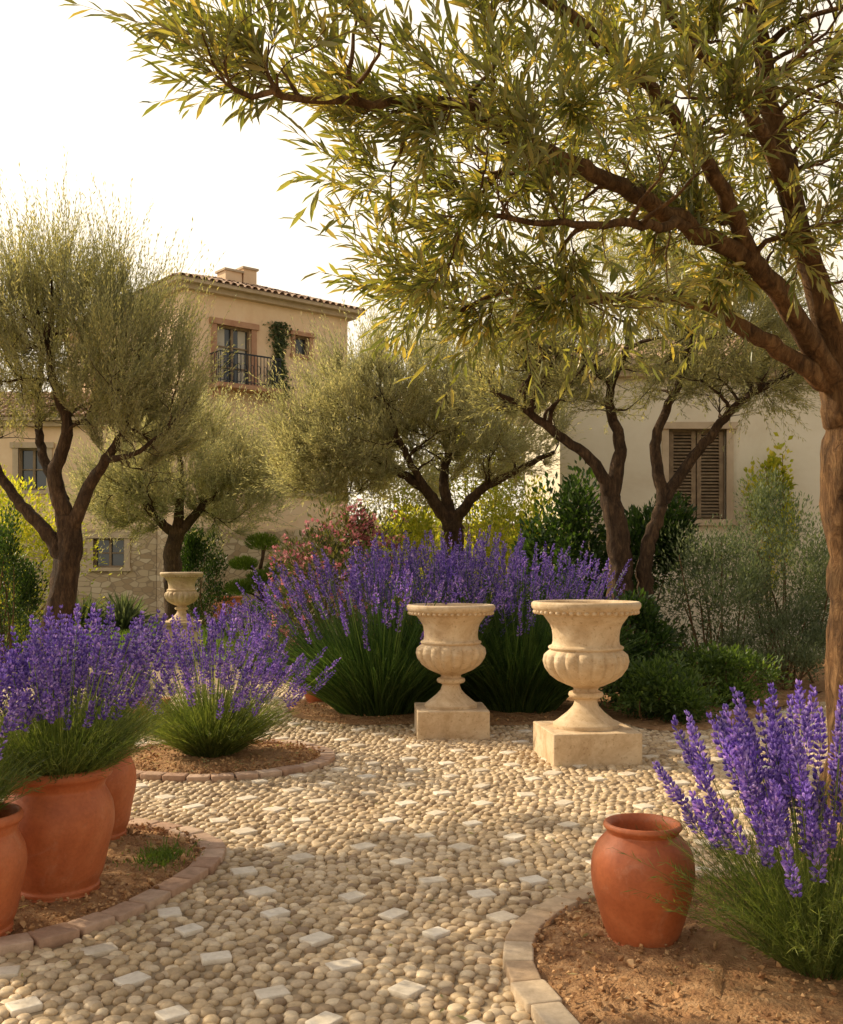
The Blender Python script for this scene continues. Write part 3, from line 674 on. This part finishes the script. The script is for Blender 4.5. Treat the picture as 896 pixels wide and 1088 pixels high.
olive_tree('olive_tree',
    [([(2.56, 6.1, 0), (2.55, 6.1, .8), (2.54, 6.1, 1.5), (2.49, 6.05, 2.1), (2.45, 6.0, 2.6)], .155, .135),
     ([(2.45, 6.0, 2.45), (2.15, 5.8, 2.8), (1.8, 5.5, 3.05), (1.35, 5.2, 3.2), (.95, 4.9, 3.28), (.5, 4.5, 3.33), (.1, 4.2, 3.38), (-.3, 4.0, 3.28), (-.7, 3.85, 3.27)], .075, .009),
     ([(2.45, 6.0, 2.5), (1.95, 5.75, 2.7), (1.5, 5.5, 2.88), (1.0, 5.2, 2.85), (.5, 4.9, 2.80), (.15, 4.7, 2.66)], .06, .010),
     ([(2.45, 6.0, 2.5), (2.2, 5.8, 3.1), (1.95, 5.6, 3.7), (1.75, 5.4, 4.3), (1.5, 5.2, 5.0)], .09, .03),
     ([(2.45, 6.0, 2.5), (2.55, 6.0, 3.2), (2.5, 6.0, 4.0), (2.6, 6.1, 5.0)], .10, .03),
     ([(2.45, 6.0, 2.6), (2.8, 6.2, 3.1), (3.3, 6.3, 3.6), (3.9, 6.4, 4.0)], .09, .03),
     ([(1.8, 5.5, 3.05), (1.4, 5.1, 3.5), (.9, 4.7, 3.8), (.3, 4.3, 4.0), (-.2, 4.0, 4.05)], .05, .012),
     ([(1.35, 5.2, 3.2), (1.0, 4.7, 3.05), (.6, 4.4, 2.95), (.2, 4.2, 2.92)], .03, .009),
     ([(2.1, 5.75, 3.4), (1.7, 5.2, 3.7), (1.2, 4.8, 4.0), (.8, 4.5, 4.4)], .05, .013)],
    [((.75, 4.7, 3.45), (.75, .75, .42), 3), ((1.5, 5.2, 3.75), (.8, .8, .55), 3), ((2.2, 5.6, 4.2), (.8, .8, .6), 2.5), ((.2, 4.35, 3.15), (.45, .5, .35), 1.6),
     ((-.35, 4.0, 3.42), (.5, .45, .20), .9), ((-.74, 3.85, 3.36), (.2, .35, .12), .35), ((.1, 4.6, 2.72), (.38, .45, .12), .7), ((.75, 4.9, 2.78), (.55, .5, .16), 1.1),
     ((1.7, 5.5, 3.2), (.6, .6, .3), 1.5), ((.1, 4.2, 4.1), (.7, .6, .35), 1.2), ((1.2, 5.0, 4.6), (1.1, .9, .5), 2), ((2.5, 5.9, 5.0), (1.2, 1.1, .7), 2), ((3.5, 6.3, 4.2), (.9, 1.0, .7), 1.5), ((2.5, 5.8, 3.3), (.5, .6, .35), .7)],
    130, 560, 2350, .30, 12, (.104, .0195), 'leaf_near', .32, barkm='bark_near', seed=25, leaf=LEAF8, r2=.022, r3=.007, sprig_r=.0022, twigm='twig')

# ------------------------------------------------------------------ shrubs
def shrub(name, c, R, n, ls, mat, nc=30, cr=.33, upd=.4, flowers=None, seed=0, stems=12, asp=.45):
    global rng
    rng = np.random.default_rng(seed + 500)
    c = np.array(c, float); R = np.array(R, float)
    d = nrm(rng.normal(size=(nc, 3)) + np.array([0, 0, .25])); r = rng.uniform(.45, .95, nc)
    C = c + d * r[:, None] * R
    C[:, 2] = np.maximum(C[:, 2], .12)
    mb = MB()
    for k in range(min(stems, nc)):
        b = np.array([c[0] + rng.normal() * R[0] * .15, c[1] + rng.normal() * R[1] * .15, 0])
        tube(mb, catmull([b, (b + C[k]) / 2 + rng.normal(size=3) * .05, C[k]], 6), np.linspace(.018, .006, 6), 4, 1)
    w = rng.gamma(2.5, 1, nc); w /= w.sum(); k = rng.choice(nc, n, p=w)
    off = nrm(rng.normal(size=(n, 3))) * (rng.random((n, 1)) ** .45) * cr * R * (.7 + .6 * rng.random((nc, 1)))[k]
    P = C[k] + off; ok = P[:, 2] > .03; P = P[ok]; off = off[ok]
    n = len(P)
    D = nrm(off / R) * .7 + nrm((P - c) / R) * .4 + rng.normal(size=P.shape) * .45 + np.array([0, 0, upd])
    sc = ls * rng.uniform(.6, 1.25, n)
    mb.inst(LEAF4, P, dir_basis(D), np.stack([sc * asp, sc, sc], -1), 0)
    mats = [M[mat], M['twig']]
    if flowers:
        nf, fs = flowers
        rel = (P - c) / R; surf = np.where((rel ** 2).sum(1) > .5)[0]
        k = rng.choice(surf, nf, replace=False); pp = P[k] + nrm(rel[k]) * .06
        pp = pp.repeat(5, 0) + rng.normal(size=(nf * 5, 3)) * fs * .35
        mb.inst(LEAF4, pp, dir_basis(rng.normal(size=pp.shape)), np.full((len(pp), 3), fs), 2)
        mats.append(M['pink'])
    return mb.build(name, mats)

shrub('oleander_bush', (-1.15, 14.0, 1.1), (.98, .8, 1.2), 9000, .085, 'leaf_olea', 36, flowers=(560, .052), seed=1, asp=.3)
shrub('yellow_green_shrub', (.3, 18.4, 1.4), (1.1, .9, 1.5), 9000, .08, 'leaf_yellow', 36, seed=2)
shrub('yellow_green_shrub', (1.9, 16.9, 1.1), (.8, .6, 1.4), 7500, .08, 'leaf_yellow', 36, seed=3)
shrub('yellow_green_shrub', (1.3, 14.5, 1.2), (.75, .6, 1.3), 7500, .07, 'leaf_yellow', 30, seed=31)
shrub('yellow_green_shrub', (-.1, 14.9, 1.15), (.6, .5, 1.2), 5500, .07, 'leaf_yellow', 30, seed=32)
shrub('yellow_green_shrub', (-6.6, 17, 1.3), (1.3, 1.0, 1.3), 9000, .08, 'leaf_yellow', 36, seed=4)
shrub('yellow_green_shrub', (-8.3, 18.5, 1.7), (1.4, 1.1, 1.7), 9000, .09, 'leaf_yellow', 36, seed=5)
shrub('laurel_bush', (1.8, 13.0, 1.25), (.65, .6, 1.4), 8000, .10, 'leaf_dark', 40, seed=6)
shrub('laurel_bush', (2.9, 13.6, 1.1), (.8, .65, 1.2), 7500, .10, 'leaf_dark', 36, seed=7)
shrub('green_ground_cover', (2.3, 9.95, .22), (.62, .5, .38), 6000, .06, 'leaf_green', 40, seed=8)
shrub('green_ground_cover', (3.1, 10.9, .25), (.7, .5, .42), 6000, .06, 'leaf_green', 40, seed=9)
shrub('laurel_bush', (2.25, 10.9, .6), (.5, .45, .65), 5000, .08, 'leaf_dark', 30, seed=10)
shrub('grey_green_shrub', (3.45, 12.2, .95), (.75, .65, 1.05), 11000, .055, 'leaf_grey', 50, seed=11, asp=.32, upd=.9)
shrub('grey_green_shrub', (4.5, 12.7, 1.25), (.85, .7, 1.35), 14000, .058, 'leaf_grey', 56, seed=12, asp=.32, upd=.9)
shrub('grey_green_shrub', (4.2, 11.9, .5), (.7, .45, .55), 7000, .05, 'leaf_grey', 36, seed=13, asp=.32, upd=.9)
shrub('grey_green_shrub', (6.2, 12.7, 1.0), (1.0, .8, 1.1), 8000, .06, 'leaf_grey', 36, seed=14, asp=.3)
shrub('dark_conifer', (-5.75, 14.2, 1.0), (.5, .5, 1.1), 7000, .06, 'leaf_dark', 40, seed=15, upd=1.0)
shrub('cypress_hedge', (-5.1, 24, 1.15), (.75, .5, 1.3), 9000, .07, 'leaf_dark', 60, cr=.3, seed=16, upd=1.2)
shrub('climbing_vine', (5.7, 16.9, 2.3), (.45, .15, 1.2), 1600, .10, 'leaf_yellow', 26, cr=.3, seed=17, stems=4, asp=.7)
shrub('green_shrub', (-.3, 19.5, 1.1), (1.2, .9, 1.3), 7000, .09, 'leaf_green', 36, seed=18)
shrub('green_shrub', (-3.2, 20.5, .3), (1.0, .6, .45), 4000, .08, 'leaf_green', 30, seed=19)
shrub('green_shrub', (-9.5, 21.5, .8), (1.6, .9, .9), 6000, .1, 'leaf_green', 30, seed=20)
for i, (x, y, hh) in enumerate([(-.6, 25, 5.6), (1.2, 26, 6.2), (2.8, 27, 5.4)]):
    shrub('broadleaf_tree', (x, y, hh * .62), (1.25, 1.1, hh * .4), 9000, .12, 'leaf_yellow' if i == 1 else 'leaf_far_haze', 46, seed=60 + i, stems=14)
for i, (x, y) in enumerate([(-7.4, 22.6), (-6.6, 22.9)]):
    mb = MB(); n = 160; a = rng.uniform(0, 6.28, n); el = rng.uniform(.35, 1.5, n)
    D = np.stack([np.cos(a) * np.cos(el), np.sin(a) * np.cos(el), np.sin(el)], -1)
    mb.inst(LEAF8, np.tile([[x, y, .05]], (n, 1)), dir_basis(D), np.stack([np.full(n, .06), rng.uniform(.6, .95, n), np.full(n, .8)], -1), 0)
    mb.build('agave_plant', [M['leaf_grey']])
mb = MB(); e = empty('cloud_pruned_pine')
tube(mb, catmull([(-3.3, 21.5, 0), (-3.2, 21.5, .6), (-3.38, 21.5, 1.1), (-3.25, 21.5, 1.9)], 16), np.linspace(.07, .03, 16), 8, 0)
pads = [(-3.75, 21.5, 1.0, .32), (-2.85, 21.4, .85, .34), (-3.7, 21.5, 1.5, .27), (-2.95, 21.5, 1.4, .28), (-3.3, 21.5, 1.95, .34), (-3.3, 21.3, 1.2, .3)]
for q in pads: tube(mb, catmull([(-3.3, 21.5, q[2] - .25), ((q[0] - 3.3) / 2, 21.5, q[2] - .1), (q[0], q[1], q[2] - .03)], 6), np.linspace(.03, .012, 6), 5, 0)
mb.build('trunk', [M['bark']], e)
mb = MB()
for q in pads:
    n = 1500; o = nrm(rng.normal(size=(n, 3))) * rng.random((n, 1)) ** .4 * np.array([q[3], q[3], q[3] * .5])
    mb.inst(LEAF4, np.array(q[:3]) + o, dir_basis(o + np.array([0, 0, .2])), np.array([.02, .09, .03]), 0)
mb.build('foliage_pads', [M['grass']], e)
mb = MB(); n = 900; a = rng.uniform(0, 6.28, n); rr = np.abs(rng.normal(size=n)) * .07
x = -1.30 + np.cos(a) * rr * 1.1; y = 5.15 + np.sin(a) * rr * 1.8
D = np.stack([rng.normal(size=n) * .6, rng.normal(size=n) * .6, np.ones(n)], -1)
mb.inst(LEAF4, np.stack([x, y, np.full(n, .035)], -1), dir_basis(D), np.stack([np.full(n, .007), rng.uniform(.03, .06, n), np.full(n, .01)], -1), 0)
mb.build('grass_tuft', [M['grass']])
mb = MB()
for i in range(34):
    x = -46 + i * 2.9 + rng.normal() * .6; y = 46 + rng.normal() * 3; h = rng.uniform(2.2, 3.8)
    tube(mb, [(x, y, 0), (x + .1, y, h * .5), (x, y, h)], [.2, .15, .08], 5, 1)
    n = 1500; cc = np.array([x, y, h * .62]) + rng.normal(size=(8, 3)) * np.array([1.1, .7, h * .2]); k = rng.integers(0, 8, n)
    P = cc[k] + nrm(rng.normal(size=(n, 3))) * rng.random((n, 1)) ** .5 * np.array([1.2, 1.0, 1.0]); P[:, 2] = np.maximum(P[:, 2], .1)
    mb.inst(LEAF4, P, dir_basis(rng.normal(size=P.shape)), np.full((n, 3), .26), 0)
mb.build('distant_trees', [M['leaf_far_haze'], M['bark']])

# ------------------------------------------------------------------ houses
UP = np.array([0, 0, 1.0])
class Frame:
    def __init__(s, o, ud):
        s.o = np.array([o[0], o[1], 0.0]); s.u = nrm(np.array([ud[0], ud[1], 0.0])); s.n = np.cross(s.u, UP)
        s.ax = [s.u, s.n, UP]
    def P(s, u, n, z): return s.o + s.u * u + s.n * n + UP * z
    def box(s, mb, u0, u1, n0, n1, z0, z1, mat=0):
        mb.box(s.P((u0 + u1) / 2, (n0 + n1) / 2, (z0 + z1) / 2), s.ax, [(u1 - u0) / 2, (n1 - n0) / 2, (z1 - z0) / 2], mat)
def wall(mb, F, W, z0, z1, ops, depth=.22, mat=0):
    us = sorted({0, W, *[o[0] for o in ops], *[o[1] for o in ops]}); zs = sorted({z0, z1, *[o[2] for o in ops], *[o[3] for o in ops]})
    for i in range(len(us) - 1):
        for j in range(len(zs) - 1):
            cu, cz = (us[i] + us[i + 1]) / 2, (zs[j] + zs[j + 1]) / 2
            if any(o[0] < cu < o[1] and o[2] < cz < o[3] for o in ops): continue
            mb.add([F.P(us[i], 0, zs[j]), F.P(us[i + 1], 0, zs[j]), F.P(us[i + 1], 0, zs[j + 1]), F.P(us[i], 0, zs[j + 1])], [[[0, 1, 2, 3]]], mat, False)
    for o in ops:
        a, b, c, d = o[:4]
        for q in ([(a, c), (a, d)], [(b, d), (b, c)], [(a, d), (b, d)], [(b, c), (a, c)]):
            (u1, z1_), (u2, z2_) = q
            mb.add([F.P(u1, 0, z1_), F.P(u2, 0, z2_), F.P(u2, -depth, z2_), F.P(u1, -depth, z1_)], [[[0, 1, 2, 3]]], mat, False)
def window(F, o, parent, name='window', trim=True, mull=2, bars=1, shutters=False, sill=True, curtain=False, tm='trimstone', t=.16):
    a, b, c, d = o; mb = MB(); dp = -.16
    F.box(mb, a, b, dp - .03, dp - .01, c, d, 1)
    f = .055
    for u0, u1, z0, z1 in ((a, a + f, c, d), (b - f, b, c, d), (a + f, b - f, c, c + f), (a + f, b - f, d - f, d)): F.box(mb, u0, u1, dp, dp + .06, z0, z1, 0)
    for k in range(1, mull):
        u = a + (b - a) * k / mull; F.box(mb, u - .035, u + .035, dp + .002, dp + .055, c + f, d - f, 0)
    for k in range(1, bars + 1):
        z = c + (d - c) * k / (bars + 1); F.box(mb, a + f, b - f, dp + .004, dp + .04, z - .018, z + .018, 0)
    if curtain:
        F.box(mb, a + .1, a + .34, dp - .008, dp - .002, c + .1, d - .06, 4); F.box(mb, b - .34, b - .1, dp - .008, dp - .002, c + .1, d - .06, 4)
    if trim:
        F.box(mb, a - t, a, -.05, .05, c, d, 2); F.box(mb, b, b + t, -.05, .05, c, d, 2); F.box(mb, a - t - .06, b + t + .06, -.05, .09, d, d + t, 2)
        if sill: F.box(mb, a - t - .04, b + t + .04, -.05, .10, c - .10, c, 2)
    if shutters:
        m_ = (a + b) / 2
        for (p, q) in ((a + .03, m_ - .012), (m_ + .012, b - .03)):
            z = c + .04; F.box(mb, p, p + .07, -.10, -.055, c + .03, d - .03, 3); F.box(mb, q - .07, q, -.10, -.055, c + .03, d - .03, 3)
            while z < d - .06:
                ctr = F.P((p + q) / 2, -.078, z + .025); s_, c_ = math.sin(.6), math.cos(.6)
                mb.box(ctr, [F.u, F.n * c_ - UP * s_, F.n * s_ + UP * c_], [(q - p) / 2 - .07, .03, .006], 3); z += .055
    mb.build(name, [M['wood'], M['glass'], M[tm], M['wood'], M['curtain']], parent)
def hip_roof(F, W, D, z, slope, parent, over=.4, pitch=.22):
    mb = MB(); t = math.tan(slope); W2, D2 = W + 2 * over, D + 2 * over
    c = [F.P(-over, over, z), F.P(W + over, over, z), F.P(W + over, -D - over, z), F.P(-over, -D - over, z)]
    run = min(W2, D2) / 2
    if W2 <= D2: r = [F.P(W / 2, over - run, z + run * t), F.P(W / 2, -D - over + run, z + run * t)]; faces = [[0, 1, 4], [2, 3, 5]]; quads = [[1, 2, 5, 4], [3, 0, 4, 5]]
    else: r = [F.P(-over + run, -D / 2, z + run * t), F.P(W + over - run, -D / 2, z + run * t)]; faces = [[1, 2, 5], [3, 0, 4]]; quads = [[0, 1, 5, 4], [2, 3, 4, 5]]
    mb.add(c + r, [np.array(faces), np.array(quads)], 0, False)
    F.box(mb, -over + .01, W + over - .01, -D - over + .01, over - .01, z - .10, z - .006, 1)
    F.box(mb, -over * .5, W + over * .5, -D - over * .5, over * .5, z - .24, z - .103, 1)
    cs = [np.array(q) for q in c]
    for k in range(4):
        A, B = cs[k], cs[(k + 1) % 4]; L = np.linalg.norm(B - A); ud = (B - A) / L; inn = np.cross(UP, ud)
        for s in np.arange(pitch / 2, L, pitch):
            rn = min(s, L - s, run)
            nn = max(1, int(rn / .45))
            up_ = nrm(inn + UP * t); side = ud; nr = np.cross(side, up_)
            for q in range(nn):
                s0 = rn * q / nn; s1 = rn * (q + 1) / nn + .04
                p0 = A + ud * s + inn * s0 + UP * (s0 * t + .012); p1 = A + ud * s + inn * s1 + UP * (s1 * t + .0)
                if q == 0: p0 = p0 - inn * .06 - UP * .06 * t
                v = []
                for p, rr in ((p0, pitch * .40), (p1, pitch * .34)):
                    for an in np.linspace(0, math.pi, 6): v.append(p + side * math.cos(an) * rr + nr * math.sin(an) * rr * .8)
                f = [[i, i + 1, i + 7, i + 6] for i in range(5)]
                mb.add(v, [np.array(f)], 0, True)
    mb.build('roof', [M['tile'], M['trimpale']], parent)

house = empty('stucco_house')
F = Frame((-6.4, 28.0), (.77, .64)); W, D, H = 5.4, 8.5, 8.95
door = (.95, 2.05, 6.45, 8.15); small = (3.5, 4.0, 7.65, 8.2)
low = (3.3, 4.2, 3.6, 4.9)
mb = MB(); wall(mb, F, W, 0, H, [door, small, low])
FL = Frame(F.P(0, -D, 0), F.n)
lw = [(2.4, 3.3, 6.5, 7.8), (5.6, 6.5, 6.5, 7.8)]
wall(mb, FL, D, 0, H, lw)
FR = Frame(F.P(W, 0, 0), -F.n); wall(mb, FR, D, 0, H, [])
FB = Frame(F.P(W, -D, 0), -F.u); wall(mb, FB, W, 0, H, [])
mb.build('walls', [M['facade']], house)
window(F, door, house, 'balcony_door', mull=2, bars=2, sill=False, curtain=True); window(F, small, house, mull=1, bars=0, t=.12); window(F, low, house, mull=2, bars=1, tm='trimpale')
for o in lw: window(FL, o, house, mull=2, bars=1)
hip_roof(F, W, D, H + .24, math.radians(19), house)
mb = MB(); F.box(mb, .7, 2.75, .0, .62, 6.34, 6.46, 0)
F.box(mb, .85, .95, .0, .4, 6.14, 6.338, 0); F.box(mb, 2.5, 2.6, .0, .4, 6.14, 6.338, 0)
F.box(mb, .73, 2.72, .565, .595, 7.28, 7.32, 1); F.box(mb, .73, 2.72, .57, .59, 6.52, 6.54, 1)
for u in (.745, 2.705): F.box(mb, u - .012, u + .012, .02, .565, 7.285, 7.315, 1); F.box(mb, u - .01, u + .01, .02, .565, 6.525, 6.54, 1)
for u in np.arange(.76, 2.72, .105): F.box(mb, u - .009, u + .009, .573, .588, 6.46, 7.28, 1)
for n_ in np.arange(.08, .56, .105):
    for u in (.745, 2.705): F.box(mb, u - .008, u + .008, n_ - .008, n_ + .008, 6.46, 7.285, 1)
for u in np.arange(.86, 2.6, .21):
    an = np.linspace(0, 2 * math.pi, 13); tube(mb, [F.P(u + .045 + math.cos(q) * .05, .58, 6.9 + math.sin(q) * .13) for q in an], np.full(13, .008), 4, 1)
mb.build('balcony', [M['trimstone'], M['iron']], house)
mb = MB()
for (u, n_, w_, h_) in ((2.2, -1.5, .27, 10.1), (2.75, -1.5, .22, 10.25)):
    F.box(mb, u - w_, u + w_, n_ - .25, n_ + .25, 9.2, h_, 0); F.box(mb, u - w_ - .05, u + w_ + .05, n_ - .30, n_ + .30, h_, h_ + .06, 1)
mb.build('chimneys', [M['facade'], M['trimpale']], house)
mb = MB(); n = 1700; z = rng.uniform(6.3, 8.5, n); u = 2.95 + rng.normal(size=n) * (.13 + .06 * np.sin(z * 4)); nn_ = np.abs(rng.normal(size=n)) * .05 + .02
P = F.o + F.u * u[:, None] + F.n * nn_[:, None] + UP * z[:, None]
mb.inst(LEAF4, P, dir_basis(F.n * .6 + rng.normal(size=(n, 3)) * .5 - UP * .3), np.full((n, 3), .085), 0); mb.build('climbing_ivy', [M['leaf_grey']])

wing = empty('stone_wing_house')
F2 = Frame((-18, 29.3), (1, 0)); W2 = 10.5
ops = [(8.72, 9.60, 1.42, 2.25), (5.0, 6.0, 1.0, 2.4), (6.6, 7.4, 3.6, 4.8)]
mb = MB(); wall(mb, F2, W2, 0, 5.4, ops); wall(mb, Frame((-18, 35), (0, -1)), 5.7, 0, 5.4, [])
mb.build('walls', [M['facade']], wing)
for o in ops: window(F2, o, wing, mull=2, bars=1, tm='trimpale')
hip_roof(F2, W2 + 1.5, 5.7, 5.64, math.radians(20), wing)

mb = MB(); Fg = Frame((-2.0, 30.5), (1, -.12))
Fg.box(mb, 0, 8, -.25, 0, 0, 2.6, 0); Fg.box(mb, -.05, 8.05, -.3, .05, 2.603, 2.7, 1); mb.build('garden_wall', [M['facade'], M['trimpale']])

wh = empty('cream_house')
F3 = Frame((2.3, 17.2), (1, 0)); W3 = 12
ops = [(1.80, 2.76, 2.25, 3.75), (6.3, 7.3, 2.25, 3.75)]
mb = MB(); wall(mb, F3, W3, 0, 4.6, ops); wall(mb, Frame((2.3, 23), (0, -1)), 5.8, 0, 4.6, []); wall(mb, Frame((14.3, 17.2), (0, 1)), 5.8, 0, 4.6, []); wall(mb, Frame((14.3, 23), (-1, 0)), 12, 0, 4.6, [])
mb.build('walls', [M['white']], wh)
for k, o in enumerate(ops): window(F3, o, wh, mull=2, bars=1, shutters=True, tm='trimpale', t=.11)
hip_roof(F3, W3, 5.8, 4.84, math.radians(18), wh)
print('TOTAL polys', sum(len(o.data.polygons) for o in bpy.data.objects if o.type == 'MESH'))
